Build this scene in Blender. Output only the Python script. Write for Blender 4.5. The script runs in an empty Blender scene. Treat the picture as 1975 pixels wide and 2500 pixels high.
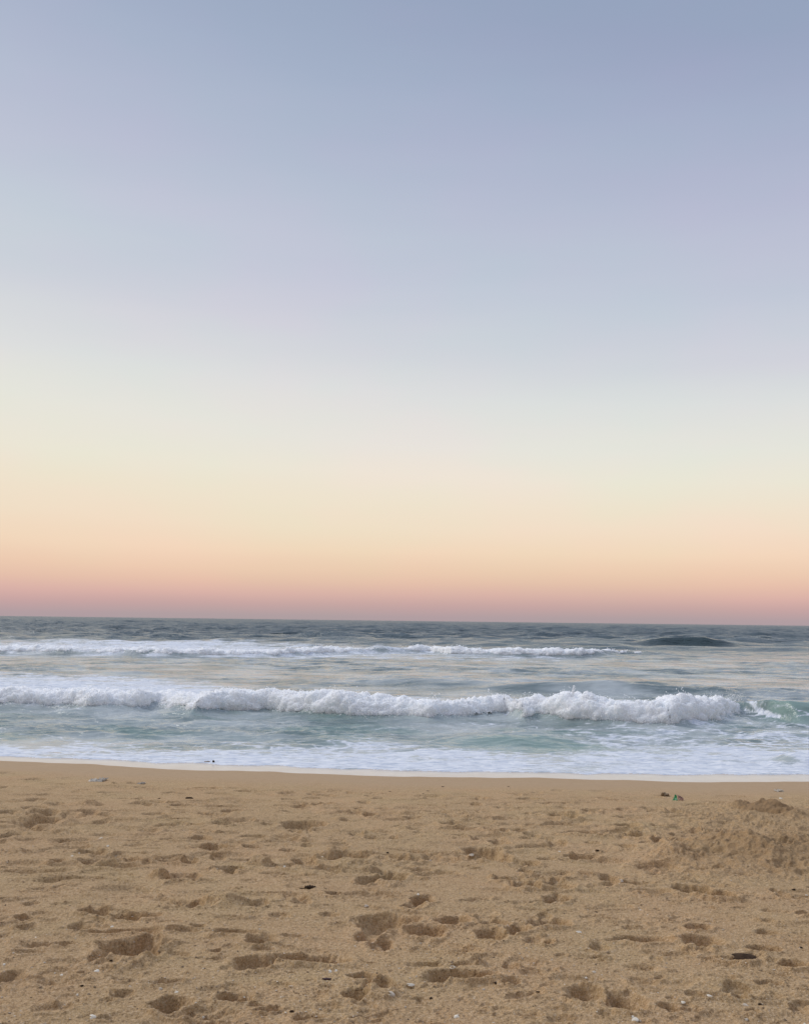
import bpy, math, random
import numpy as np
from mathutils import Vector, Matrix

# ------------------------------------------------------------------ camera, sky, sun, exposure
scene = bpy.context.scene
PW, PH, FPX = 1975.0, 2500.0, 2165.0        # photo size and focal length in photo pixels
CAMH = 2.6                                  # eye height above the still water
PITCH = math.radians(6.98)
ROLL = math.radians(0.70)
camd = bpy.data.cameras.new('camera')
cam = bpy.data.objects.new('camera', camd)
scene.collection.objects.link(cam)
camd.sensor_fit = 'VERTICAL'
camd.sensor_height = 24.0
camd.lens = 24.0 * FPX / PH
camd.clip_start = 0.05
camd.clip_end = 30000.0
fw = Vector((0, math.cos(PITCH), math.sin(PITCH)))
rt0 = Vector((1, 0, 0))
up0 = Vector((0, -math.sin(PITCH), math.cos(PITCH)))
rt = rt0 * math.cos(ROLL) + up0 * math.sin(ROLL)
up = -rt0 * math.sin(ROLL) + up0 * math.cos(ROLL)
m = Matrix(((rt.x, up.x, -fw.x, 0), (rt.y, up.y, -fw.y, 0), (rt.z, up.z, -fw.z, CAMH), (0, 0, 0, 1)))
cam.matrix_world = m
scene.camera = cam
scene.render.resolution_x, scene.render.resolution_y = 808, 1024
scene.view_settings.view_transform = 'Standard'
scene.view_settings.look = 'None'
scene.view_settings.exposure = 0.0
scene.view_settings.gamma = 1.0


def lin(c):
    c = c / 255.0
    return c / 12.92 if c <= 0.04045 else ((c + 0.055) / 1.055) ** 2.4


def L(r, g, b):
    return (lin(r), lin(g), lin(b), 1.0)


class NT:
    """small helper to write node trees in few lines"""
    def __init__(self, nt):
        self.nt = nt

    def n(self, typ, ins=None, **kw):
        nd = self.nt.nodes.new(typ)
        for k, v in kw.items():
            setattr(nd, k, v)
        for k, v in (ins or {}).items():
            s = nd.inputs[k]
            if isinstance(v, bpy.types.NodeSocket):
                self.nt.links.new(v, s)
            else:
                s.default_value = v
        return nd

    def math(self, op, a, b=0.0, c=None, clamp=False):
        ins = {0: a, 1: b}
        if c is not None:
            ins[2] = c
        return self.n('ShaderNodeMath', ins, operation=op, use_clamp=clamp).outputs[0]

    def mr(self, v, a, b, c=0.0, d=1.0, smooth=False):
        nd = self.n('ShaderNodeMapRange', {0: v, 1: a, 2: b, 3: c, 4: d})
        nd.clamp = True
        if smooth:
            nd.interpolation_type = 'SMOOTHSTEP'
        return nd.outputs[0]

    def mix(self, f, a, b, blend='MIX'):
        nd = self.nt.nodes.new('ShaderNodeMix')
        nd.data_type = 'RGBA'
        nd.blend_type = blend
        for i, v in ((0, f), (6, a), (7, b)):
            if isinstance(v, bpy.types.NodeSocket):
                self.nt.links.new(v, nd.inputs[i])
            else:
                nd.inputs[i].default_value = v
        return nd.outputs[2]

    def noise(self, vec, scale, detail=3.0, rough=0.5, dist=0.0, out=0):
        nd = self.n('ShaderNodeTexNoise', {'Vector': vec, 'Scale': scale, 'Detail': detail,
                                           'Roughness': rough, 'Distortion': dist})
        return nd.outputs[out]


world = bpy.data.worlds.new('World')
scene.world = world
world.use_nodes = True
wn = world.node_tree
wn.nodes.clear()
W = NT(wn)
tc = W.n('ShaderNodeTexCoord').outputs['Generated']
sep = W.n('ShaderNodeSeparateXYZ', {0: tc})
X, Y, Z = sep.outputs
# elevation (degrees), tilted so the sky is paler and warmer towards the left of the sea view
el = W.math('MULTIPLY', W.math('ARCSINE', Z), 57.29578)
azf = W.mr(X, -0.62, 0.62, -1.45, 1.45)
azf = W.math('MULTIPLY', azf, W.mr(Y, -0.2, 0.5, 0.0, 1.0))
elw = W.math('MULTIPLY', el, W.math('ADD', 1.0, W.math('MULTIPLY', azf, W.mr(el, 2.0, 13.0, 0.04, 0.13))))
streak = W.noise(W.n('ShaderNodeMapping', {'Vector': tc, 'Scale': (1.2, 1.2, 9.0)}).outputs[0], 1.6, 3.0, 0.5)
elw = W.math('ADD', elw, W.math('MULTIPLY', W.math('SUBTRACT', streak, 0.5), W.mr(el, 0, 20, 0.3, 3.0)))
t = W.mr(elw, -2.0, 62.0)
ramp = W.n('ShaderNodeValToRGB', {0: t})
SKY = [(-2.0, (160, 150, 158)), (0.2, (176, 158, 161)), (0.9, (197, 165, 162)), (1.6, (216, 178, 167)),
       (2.4, (228, 192, 170)), (3.2, (235, 203, 176)), (4.4, (241, 215, 187)), (5.9, (241, 222, 198)),
       (7.5, (239, 226, 205)), (9.3, (236, 229, 213)), (11.5, (230, 228, 219)), (14.5, (220, 222, 221)),
       (18.0, (207, 210, 218)), (21.4, (195, 201, 215)), (27.0, (181, 188, 208)), (32.2, (166, 176, 200)),
       (37.0, (153, 165, 191)), (46.0, (140, 156, 184)), (62.0, (150, 162, 188))]
cr = ramp.color_ramp
while len(cr.elements) > 1:
    cr.elements.remove(cr.elements[-1])
for i, (e, c) in enumerate(SKY):
    p = (e + 2.0) / 64.0
    elm = cr.elements[0] if i == 0 else cr.elements.new(p)
    elm.position = p
    elm.color = L(*c)
# the landward sky behind the viewer is already dark; overhead the dome stays bright
back = W.mr(Y, 0.15, -0.55, 1.0, 0.62, smooth=True)
high = W.mr(el, 40.0, 68.0, 1.0, 2.0, smooth=True)
lev = W.math('MULTIPLY', back, high)
blot = W.noise(W.n('ShaderNodeMapping', {'Vector': tc, 'Scale': (1.0, 1.0, 2.5)}).outputs[0], 3.2, 3.0, 0.6)
tint = W.mix(W.mr(blot, 0.35, 0.65), (0.975, 1.012, 1.0, 1), (1.022, 0.99, 1.012, 1))
skyc = W.mix(1.0, ramp.outputs[0], tint, 'MULTIPLY')
bg = W.n('ShaderNodeBackground', {'Color': skyc, 'Strength': lev})
wo = W.n('ShaderNodeOutputWorld', {'Surface': bg.outputs[0]})

# weak, very soft glow from the bright sky over the sea, left of centre
sund = bpy.data.lights.new('sun', 'SUN')
sund.energy = 1.6
sund.angle = math.radians(30)
sund.color = (1.0, 0.95, 0.88)
sun = bpy.data.objects.new('sun', sund)
scene.collection.objects.link(sun)
SUN_EL, SUN_AZ = math.radians(47), math.radians(-60)
sdir = Vector((math.sin(SUN_AZ) * math.cos(SUN_EL), math.cos(SUN_AZ) * math.cos(SUN_EL), math.sin(SUN_EL)))
sun.rotation_euler = sdir.to_track_quat('Z', 'Y').to_euler()
sun.location = (-20, 30, 40)

# ------------------------------------------------------------------ helpers
rng = np.random.default_rng(11)
random.seed(5)
_G = rng.random(65536) * 2 * np.pi
_GX, _GY = np.cos(_G), np.sin(_G)
_V3 = rng.normal(size=(65536, 3))
_V3 /= np.linalg.norm(_V3, axis=1)[:, None]


def pn(x, y, seed=0):
    """2-D gradient noise, about -0.7..0.7"""
    xi = np.floor(x).astype(np.int64)
    yi = np.floor(y).astype(np.int64)
    xf, yf = x - xi, y - yi
    u = xf * xf * xf * (xf * (xf * 6 - 15) + 10)
    v = yf * yf * yf * (yf * (yf * 6 - 15) + 10)

    def g(a, b, dx, dy):
        h = ((a * 73856093) ^ (b * 19349663) ^ (seed * 83492791))
        h = (h ^ (h >> 13)) * 1274126177
        h = (h ^ (h >> 16)) & 65535
        return _GX[h] * dx + _GY[h] * dy
    n00 = g(xi, yi, xf, yf)
    n10 = g(xi + 1, yi, xf - 1, yf)
    n01 = g(xi, yi + 1, xf, yf - 1)
    n11 = g(xi + 1, yi + 1, xf - 1, yf - 1)
    return (n00 * (1 - u) + n10 * u) * (1 - v) + (n01 * (1 - u) + n11 * u) * v


def fbm(x, y, octv=4, seed=0, gain=0.5):
    s, a = 0.0, 1.0
    for i in range(octv):
        s = s + a * pn(x, y, seed + i * 17)
        x, y, a = x * 2.03 + 5.3, y * 2.03 - 3.1, a * gain
    return s


def pn3(x, y, z, seed=0):
    xi, yi, zi = (np.floor(q).astype(np.int64) for q in (x, y, z))
    xf, yf, zf = x - xi, y - yi, z - zi
    f = lambda q: q * q * q * (q * (q * 6 - 15) + 10)
    u, v, w = f(xf), f(yf), f(zf)
    r = 0.0
    for a in (0, 1):
        for b in (0, 1):
            for c in (0, 1):
                h = ((xi + a) * 73856093) ^ ((yi + b) * 19349663) ^ ((zi + c) * 83492791) ^ (seed * 2654435)
                h = (h ^ (h >> 13)) * 1274126177
                h = (h ^ (h >> 16)) & 65535
                gr = _V3[h]
                d = gr[..., 0] * (xf - a) + gr[..., 1] * (yf - b) + gr[..., 2] * (zf - c)
                r = r + d * (u if a else 1 - u) * (v if b else 1 - v) * (w if c else 1 - w)
    return r


def sst(a, b, x):
    t_ = np.clip((x - a) / (b - a), 0, 1)
    return t_ * t_ * (3 - 2 * t_)


def ray(px, py):
    return (fw + rt * ((px - PW / 2) / FPX) + up * ((PH / 2 - py) / FPX))


def on_water(px, py, z=0.0):
    """ground point on the level z seen at a place of the photo"""
    d = ray(px, py)
    k = (z - CAMH) / d.z
    return d.x * k, d.y * k


def project(x, y, z):
    dx, dy, dz = x, y, z - CAMH
    w = dx * fw.x + dy * fw.y + dz * fw.z
    a = dx * rt.x + dy * rt.y + dz * rt.z
    b = dx * up.x + dy * up.y + dz * up.z
    return PW / 2 + FPX * a / w, PH / 2 - FPX * b / w


def horizon_y(px):
    return 1503.0 + (px) * (24.0 / 1975.0)


def grid_mesh(name, V, nr, nc, mat, keep=None, attrs=None, normals=None):
    """V (nr*nc,3); keep: bool per cell"""
    idx = np.arange(nr * nc).reshape(nr, nc)
    q = np.stack([idx[:-1, :-1], idx[:-1, 1:], idx[1:, 1:], idx[1:, :-1]], -1).reshape(-1, 4)
    if keep is not None:
        q = q[keep.reshape(-1)]
        used = np.unique(q)
        mp = np.full(nr * nc, -1, np.int64)
        mp[used] = np.arange(len(used))
        q = mp[q]
        V = V[used]
        attrs = {k: a[used] for k, a in (attrs or {}).items()}
        if normals is not None:
            normals = normals[used]
    return poly_mesh(name, V, q, mat, attrs, normals)


def poly_mesh(name, V, q, mat, attrs=None, normals=None, smooth=True, parent=None):
    me = bpy.data.meshes.new(name)
    k = q.shape[1]
    me.vertices.add(len(V))
    me.vertices.foreach_set('co', np.ascontiguousarray(V, np.float32).ravel())
    me.loops.add(q.size)
    me.loops.foreach_set('vertex_index', q.astype(np.int32).ravel())
    me.polygons.add(len(q))
    me.polygons.foreach_set('loop_start', np.arange(0, q.size, k, dtype=np.int32))
    me.polygons.foreach_set('loop_total', np.full(len(q), k, np.int32))
    me.polygons.foreach_set('use_smooth', np.full(len(q), smooth))
    me.update(calc_edges=True)
    me.validate()
    for an, a in (attrs or {}).items():
        at = me.attributes.new(an, 'FLOAT', 'POINT')
        at.data.foreach_set('value', a.astype(np.float32))
    if normals is not None:
        me.normals_split_custom_set_from_vertices(normals.tolist())
    me.materials.append(mat)
    o = bpy.data.objects.new(name, me)
    scene.collection.objects.link(o)
    if parent is not None:
        o.parent = parent
    return o


def grid_normals(V, nr, nc):
    P = V.reshape(nr, nc, 3)
    du = np.gradient(P, axis=1)
    dv = np.gradient(P, axis=0)
    n = np.cross(du, dv)
    n /= np.linalg.norm(n, axis=2)[..., None] + 1e-12
    n[n[..., 2] < 0] *= -1
    return n.reshape(-1, 3)


def tag(o, label=None, cat=None, group=None, kind=None):
    for k, v in (('label', label), ('category', cat), ('group', group), ('kind', kind)):
        if v:
            o[k] = v
    return o


def empty(name, loc, rz=0.0):
    e = bpy.data.objects.new(name, None)
    e.empty_display_size = 0.05
    scene.collection.objects.link(e)
    e.location = loc
    e.rotation_euler = (0, 0, rz)
    return e


def new_mat(name):
    mt = bpy.data.materials.new(name)
    mt.use_nodes = True
    mt.node_tree.nodes.clear()
    return mt, NT(mt.node_tree)


def finish(N, shader, disp=None):
    N.n('ShaderNodeOutputMaterial', {'Surface': shader})


# ------------------------------------------------------------------ materials
def sand_material():
    mt, N = new_mat('sand')
    pos = N.n('ShaderNodeNewGeometry').outputs['Position']
    wet = N.n('ShaderNodeAttribute', attribute_name='wet').outputs['Fac']
    big = N.noise(pos, 1.3, 4.0, 0.6)
    c = N.mix(N.mr(big, 0.35, 0.65), (0.585, 0.362, 0.184, 1), (0.535, 0.370, 0.182, 1))
    mid = N.noise(pos, 9.0, 5.0, 0.65)
    pat = N.mr(N.noise(pos, 0.7, 5.0, 0.65), 0.42, 0.62)
    c = N.mix(N.math('MULTIPLY', pat, 0.55), c, (0.455, 0.292, 0.150, 1))
    c = N.mix(N.mr(mid, 0.3, 0.7, 0.0, 0.55), c, (0.68, 0.475, 0.265, 1))
    fine = N.noise(pos, 85.0, 4.0, 0.75)
    c = N.mix(N.mr(fine, 0.38, 0.60, 0.62, 0.0), c, (0.29, 0.175, 0.080, 1))
    gr2 = N.noise(pos, 44.0, 3.0, 0.85)
    c = N.mix(N.math('MULTIPLY', N.mr(gr2, 0.46, 0.36, 0.0, 0.95), N.mr(N.noise(pos, 2.3, 3.0, 0.6), 0.35, 0.62, 0.45, 1.0)), c, (0.19, 0.112, 0.052, 1))
    c = N.mix(N.mr(gr2, 0.56, 0.68, 0.0, 0.6), c, (0.74, 0.56, 0.37, 1))
    gr = N.noise(pos, 150.0, 2.0, 0.7)
    c = N.mix(N.mr(gr, 0.56, 0.72, 0.0, 0.75), c, (0.72, 0.58, 0.42, 1))
    c = N.mix(N.mr(gr, 0.42, 0.28, 0.0, 0.75), c, (0.13, 0.085, 0.05, 1))
    wetc = N.mix(N.mr(mid, 0.3, 0.7), (0.42, 0.285, 0.165, 1), (0.45, 0.31, 0.185, 1))
    c = N.mix(N.math('MULTIPLY', wet, 0.85), c, wetc)
    damp = N.n('ShaderNodeAttribute', attribute_name='damp').outputs['Fac']
    dn = N.mr(N.math('ADD', damp, N.math('MULTIPLY', N.math('SUBTRACT', mid, 0.5), 0.8)), 0.25, 0.75)
    c = N.mix(N.math('MULTIPLY', dn, 0.9), c, (0.30, 0.188, 0.095, 1))
    rough = N.mr(wet, 0.0, 1.0, 0.95, 0.75)
    h = N.math('ADD', N.math('MULTIPLY', N.noise(pos, 38.0, 5.0, 0.7), 0.015),
               N.math('MULTIPLY', N.noise(pos, 160.0, 2.0, 0.6), 0.004))
    bst = N.mr(wet, 0.0, 1.0, 0.85, 0.12)
    bump = N.n('ShaderNodeBump', {'Height': h, 'Strength': bst, 'Distance': 1.0})
    b = N.n('ShaderNodeBsdfPrincipled', {'Base Color': c, 'Roughness': rough, 'Normal': bump.outputs[0],
                                         'Specular IOR Level': 0.15})
    finish(N, b.outputs[0])
    return mt


def water_material():
    mt, N = new_mat('sea_water')
    pos = N.n('ShaderNodeNewGeometry').outputs['Position']
    foam = N.n('ShaderNodeAttribute', attribute_name='foam').outputs['Fac']
    green = N.n('ShaderNodeAttribute', attribute_name='green').outputs['Fac']
    sp = N.n('ShaderNodeSeparateXYZ', {0: pos})
    st = N.n('ShaderNodeMapping', {'Vector': pos, 'Scale': (0.45, 1.0, 1.0)}).outputs[0]
    deep = N.mix(N.noise(st, 0.15, 3.0), (0.150, 0.195, 0.205, 1), (0.175, 0.225, 0.220, 1))
    deep = N.mix(N.mr(sp.outputs[1], 60.0, 140.0), deep, (0.085, 0.116, 0.128, 1))
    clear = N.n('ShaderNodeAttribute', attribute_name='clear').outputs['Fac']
    deep = N.mix(clear, deep, (0.035, 0.060, 0.062, 1))  # dark face of the far swell painted into the water colour
    c = N.mix(green, deep, (0.235, 0.340, 0.305, 1))
    milk = N.n('ShaderNodeAttribute', attribute_name='milk').outputs['Fac']
    c = N.mix(milk, c, (0.54, 0.58, 0.58, 1))
    far = N.mr(sp.outputs[1], 25.0, 160.0, 1.0, 0.0)
    r1 = N.noise(st, 5.0, 4.0, 0.6, 0.4)
    r2 = N.noise(st, 1.1, 4.0, 0.6, 0.3)
    r3 = N.noise(st, 0.32, 4.0, 0.62, 0.2)
    hgt = N.math('ADD', N.math('MULTIPLY', r1, 0.034), N.math('MULTIPLY', r2, N.mr(sp.outputs[1], 22.0, 120.0, 0.08, 0.50)))
    hgt = N.math('ADD', hgt, N.math('MULTIPLY', r3, N.mr(sp.outputs[1], 70.0, 170.0, 0.0, 1.7)))
    bump = N.n('ShaderNodeBump', {'Height': hgt, 'Strength': 1.0, 'Distance': 1.0})
    wat = N.n('ShaderNodeBsdfPrincipled', {'Base Color': c, 'Roughness': N.mr(sp.outputs[1], 60.0, 200.0, 0.12, 0.36), 'IOR': 1.33,
                                           'Normal': bump.outputs[0]})
    f1 = N.noise(st, 9.0, 5.0, 0.65, 0.6)
    f2 = N.noise(st, 34.0, 3.0, 0.6, 0.2)
    fb = N.n('ShaderNodeBump', {'Height': N.math('ADD', N.math('MULTIPLY', f1, 0.05), N.math('MULTIPLY', f2, 0.014)),
                                'Strength': 0.7, 'Distance': 1.0})
    fc = N.mix(N.mr(f1, 0.35, 0.6), (0.52, 0.58, 0.68, 1), (0.88, 0.90, 0.93, 1))
    fo = N.n('ShaderNodeBsdfPrincipled', {'Base Color': fc, 'Roughness': 0.55, 'Normal': fb.outputs[0],
                                          'Specular IOR Level': 0.3})
    ff = N.math('ADD', foam, N.math('MULTIPLY', N.math('SUBTRACT', f1, 0.5), 1.1))
    ff = N.math('ADD', ff, N.math('MULTIPLY', N.math('SUBTRACT', f2, 0.5), 0.5))
    ff = N.mr(ff, 0.32, 0.85, 0.0, 1.0, smooth=True)
    ff = N.math('MULTIPLY', ff, N.mr(foam, 0.02, 0.15))
    ms = N.n('ShaderNodeMixShader', {0: ff, 1: wat.outputs[0], 2: fo.outputs[0]})
    finish(N, ms.outputs[0])
    return mt


def film_material():
    mt, N = new_mat('swash_film')
    pos = N.n('ShaderNodeNewGeometry').outputs['Position']
    n1 = N.noise(pos, 3.0, 4.0, 0.6)
    c = N.mix(N.mr(n1, 0.3, 0.7), (0.62, 0.54, 0.46, 1), (0.70, 0.63, 0.55, 1))  # cream of the reflected sky put into the film's base colour
    b = N.n('ShaderNodeBsdfPrincipled', {'Base Color': c, 'Roughness': 0.22, 'IOR': 1.33})
    finish(N, b.outputs[0])
    return mt


def foam_material():
    mt, N = new_mat('whitewater')
    pos = N.n('ShaderNodeNewGeometry').outputs['Position']
    n1 = N.noise(pos, 3.0, 5.0, 0.65)
    n2 = N.noise(pos, 22.0, 4.0, 0.7)
    c = N.mix(N.mr(n1, 0.35, 0.62), (0.86, 0.89, 0.92, 1), (0.96, 0.965, 0.97, 1))
    h = N.math('ADD', N.math('MULTIPLY', n2, 0.03), N.math('MULTIPLY', N.noise(pos, 70.0, 2.0), 0.008))
    bump = N.n('ShaderNodeBump', {'Height': h, 'Strength': 0.5, 'Distance': 1.0})
    d = N.n('ShaderNodeBsdfPrincipled', {'Base Color': c, 'Roughness': 0.8, 'Normal': bump.outputs[0],
                                         'Specular IOR Level': 0.2, 'Subsurface Weight': 1.0,
                                         'Subsurface Radius': (1.0, 1.0, 1.0), 'Subsurface Scale': 0.30})
    finish(N, d.outputs[0])
    return mt


def plain(name, col, col2=None, scale=30.0, rough=0.7, spec=0.3):
    mt, N = new_mat(name)
    pos = N.n('ShaderNodeNewGeometry').outputs['Position']
    n1 = N.noise(pos, scale, 4.0, 0.6)
    c = N.mix(N.mr(n1, 0.35, 0.65), col + (1,), (col2 or tuple(v * 0.6 for v in col)) + (1,))
    b = N.n('ShaderNodeBsdfPrincipled', {'Base Color': c, 'Roughness': rough, 'Specular IOR Level': spec})
    finish(N, b.outputs[0])
    return mt


M_SAND = sand_material()
M_WATER = water_material()
M_FILM = film_material()
M_FOAM = foam_material()
M_SHELL = plain('shell_white', (0.88, 0.80, 0.66), (0.70, 0.62, 0.49), 60.0, 0.5)
M_SHELLP = plain('shell_cream', (0.66, 0.56, 0.44), (0.50, 0.42, 0.32), 60.0, 0.6)
M_DARK = plain('dark_wrack', (0.085, 0.055, 0.035), (0.030, 0.020, 0.014), 50.0, 0.9, 0.08)
M_PURP = plain('dark_purple_bark', (0.075, 0.035, 0.040), (0.03, 0.018, 0.02), 50.0, 0.6)
M_HOLLOW = plain('hollow_shade', (0.095, 0.060, 0.038), (0.045, 0.030, 0.020), 40.0, 0.9, 0.05)  # brown of the slab that stands for a hollow's shade
M_GREEN = plain('green_plastic', (0.03, 0.36, 0.10), (0.015, 0.12, 0.04), 25.0, 0.3, 0.5)
M_GREENL = plain('pale_green_print', (0.30, 0.62, 0.34), (0.2, 0.5, 0.25), 40.0, 0.3, 0.5)
M_BROWNP = plain('faded_brown_foil', (0.52, 0.31, 0.22), (0.32, 0.18, 0.13), 35.0, 0.45, 0.5)
M_PLAST = plain('white_plastic', (0.50, 0.44, 0.35), (0.36, 0.30, 0.23), 20.0, 0.4, 0.5)
M_LUMP = plain('grey_brown_lump', (0.33, 0.24, 0.15), (0.16, 0.11, 0.07), 30.0, 0.9)

# ------------------------------------------------------------------ the lines of the place, measured in the photo
SHORE = [(0, 1858), (232, 1868), (464, 1879), (657, 1884), (988, 1896), (1317, 1899), (1508, 1903), (1701, 1908), (1975, 1907)]
FOAMEDGE = [(0, 1848), (180, 1852), (330, 1861), (502, 1866), (660, 1872), (990, 1882), (1320, 1888), (1650, 1894), (1975, 1895)]
BASE = [(0, 1725), (174, 1727), (201, 1733), (328, 1731), (385, 1724), (428, 1736), (470, 1747), (541, 1739), (657, 1738),
        (741, 1747), (853, 1756), (988, 1757), (1046, 1761), (1143, 1754), (1235, 1749), (1278, 1759), (1315, 1757),
        (1412, 1766), (1508, 1772), (1643, 1777), (1740, 1768), (1800, 1750), (1817, 1738)]
TOP = [(0, 1683), (200, 1686), (398, 1690), (541, 1686), (657, 1684), (776, 1693), (930, 1702), (1162, 1708), (1300, 1705),
       (1392, 1701), (1440, 1703), (1508, 1709), (1643, 1708), (1682, 1700), (1720, 1708), (1798, 1706), (1817, 1708)]
FARBASE = [(0, 1596), (60, 1597), (180, 1601), (400, 1605), (660, 1604), (760, 1600), (900, 1597), (1050, 1595),
           (1100, 1601), (1250, 1604), (1420, 1606), (1527, 1600)]


def line_world(pts, z=0.0):
    w = [on_water(a, b, z) for a, b in pts]
    x = np.array([p[0] for p in w])
    y = np.array([p[1] for p in w])
    o = np.argsort(x)
    return x[o], y[o]


def extend(x, y, slope=0.0):
    return (np.concatenate([[x[0] - 80], x, [x[-1] + 80]]),
            np.concatenate([[y[0] + slope * 80], y, [y[-1] + slope * 80]]))


SHX, SHY = extend(*line_world(SHORE))
FEX, FEY = extend(*line_world(FOAMEDGE))
BX, BY = line_world(BASE)
yshore = lambda x: np.interp(x, SHX, SHY)
yfoam = lambda x: np.interp(x, FEX, FEY)


def ybase(x):
    return np.interp(x, BX, BY)


# crest height of the near breaker from its top line
_cx, _ch = [], []
for a, b in TOP:
    xx, yy = on_water(a, np.interp(a, [p[0] for p in BASE], [p[1] for p in BASE]))
    D = yy + 0.75
    d = ray(a, b)
    _cx.append(xx)
    _ch.append(CAMH + d.z / d.y * D)
_cx, _ch = np.array(_cx), np.array(_ch)
hcrest = lambda x: np.interp(x, _cx, _ch)


def beach_z(x, y):
    s = yshore(x) - y
    return np.where(s > 0, 0.075 * s - 0.0006 * s * s * (s > 0), 0.055 * s)


def at(px, py):
    """point on the beach seen at a place of the photo"""
    d = ray(px, py)
    z = 0.5
    for _ in range(25):
        k = (z - CAMH) / d.z
        z = 0.5 * z + 0.5 * float(beach_z(d.x * k, d.y * k))
    k = (z - CAMH) / d.z
    return d.x * k, d.y * k, z


# ------------------------------------------------------------------ beach relief
SC = 2.588
MARKS = []


def marks(ox, oy, txt):
    for ln in txt.split(';'):
        v = ln.strip().split(',')
        if len(v) < 4:
            continue
        cx, cy, w, h = (float(q) for q in v[:4])
        MARKS.append((ox + cx / SC, oy + cy / SC, w / SC, h / SC, v[4] if len(v) > 4 else 'p'))


# x, y, width, height of each print (p shallow, P deep, Q very deep) or heap (m low, M high)
marks(0, 1840, '''45,120,95,10;330,127,120,20,m;425,152,55,6;205,162,130,16;60,210,80,18;705,187,75,18,m;800,188,80,20,m;
905,212,90,14;600,248,130,20,m;1075,247,90,14;270,260,120,16;240,291,100,12;500,270,190,8;540,291,200,6;775,284,80,6;
880,284,60,6;960,302,150,14;535,326,150,48,M;200,342,150,20;280,378,170,30,P;50,372,100,22;240,430,280,70,P;450,442,180,30,m;
630,388,160,30;550,370,130,25;740,360,180,12;1150,325,150,12;1120,355,200,10;980,385,160,16;820,415,200,14;640,432,100,10;
560,452,200,10;785,465,70,12;1100,415,260,12;1055,452,150,14;1140,435,90,8;1430,312,120,20,m;1400,335,240,14;1470,360,130,12;
1350,388,170,22;1450,422,210,18;1330,438,170,30,m;1560,240,160,8;1300,225,200,10;60,515,140,40;390,547,110,18;560,548,80,12;
1300,492,110,16,P;1445,494,90,14,P;1270,535,110,24;1100,548,180,12;1330,585,150,34,P;1590,590,110,14;1600,525,170,18;
580,610,160,14,P;950,597,200,8;860,630,190,10;750,632,50,16,P;120,630,180,50,M;60,622,60,30,P;790,658,200,14,P;860,680,130,28;
360,680,100,22,P;540,680,120,12;1050,688,230,20,P;1190,683,110,28,P;480,710,60,10;15,722,60,14,P;80,757,100,14;
1460,725,150,36,P;1640,705,160,70,M;1450,755,90,16;1000,785,130,70,M;1170,782,180,45,P;460,795,430,30;560,855,520,50,m;1380,665,90,24''')
marks(660, 1880, '''65,185,130,24,m;110,148,110,16;330,158,180,14;260,150,50,20;270,176,120,8;320,215,160,16,P;180,230,120,16;
60,270,140,22,m;590,202,80,16;630,160,60,12;690,176,70,12;550,262,110,20;625,288,80,32,P;440,322,100,34,M;210,345,250,36,P;
150,388,90,14;220,370,80,20;210,580,140,24;850,378,140,34,M;560,236,80,8;855,262,160,18,m;900,295,120,12;1150,335,160,30,P;
1345,338,110,30;1455,308,90,14;1300,218,80,18;1400,236,110,24,m;1495,222,60,18;1350,182,90,16;1635,180,80,12;1620,272,50,12,P;
1545,246,50,16,P;1640,348,100,18,P;1430,384,140,22,P;1570,384,100,26;1180,412,150,14;1310,430,90,20;1440,455,120,30;
1655,412,90,22;640,422,60,18,P;775,426,50,14,P;540,408,90,14;440,495,80,22;490,550,290,50,Q;820,560,120,54,P;1020,550,120,40;
1340,515,240,44,P;1420,556,170,32,P;960,655,110,34,P;630,640,140,60,M;750,680,200,80,Q;620,690,140,40,P;1470,685,110,44,Q;
1610,720,180,50,Q;1640,590,110,36;1560,600,90,30;1610,635,90,20;1660,660,100,36,P;400,783,100,26,P;160,805,140,30;
960,815,140,30;1330,815,140,16;120,500,90,14;230,482,70,16''')
marks(1315, 1880, '''380,132,120,12;130,128,100,10;95,215,130,18;315,262,100,20,P;155,287,200,34,P;600,300,200,18;165,340,260,34;
560,358,140,22,P;680,352,140,28,m;310,400,260,30,P;540,404,160,22;640,418,140,38,Q;1000,282,100,20,P;1060,330,80,44,Q;
860,430,60,26,P;790,462,120,50,Q;880,470,120,30,P;120,462,110,28;340,460,90,24;980,402,90,36,Q;1110,402,140,24,P;
1180,378,60,28,P;550,485,120,36;270,543,220,16,P;60,562,120,18;870,560,200,60,M;750,600,220,26;280,660,100,20,P;
440,685,120,34,P;540,718,320,24;70,665,240,30,P;130,720,160,50;730,780,110,20,P;970,760,220,50,Q;1120,795,200,44,Q;
120,808,150,40,P;1145,635,80,18,P;760,660,120,16;1520,780,90,40,P;1610,810,140,36,P;850,255,80,10,P''')
marks(0, 2160, '''595,163,155,46,P;790,190,370,36,P;165,205,140,20,P;170,262,100,60;500,258,130,34;20,250,60,40,P;60,90,180,26,P;
200,125,80,24;1230,120,110,40,P;1420,120,300,90,M;1640,120,120,60;1490,205,200,24,P;1085,234,140,16;1250,254,90,26,P;
740,290,480,24,P;1050,280,240,50,m;140,375,200,50,m;400,375,190,22;840,390,330,120,Q;980,390,130,30,P;630,465,120,36,P;
1480,305,240,26,P;1640,354,170,50,P;1660,410,120,24;1365,418,80,44,Q;1620,490,220,70,P;60,590,150,80,P;1080,752,200,70,Q;
780,690,130,40;1480,720,200,54,P;20,320,60,30,P''')
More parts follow.
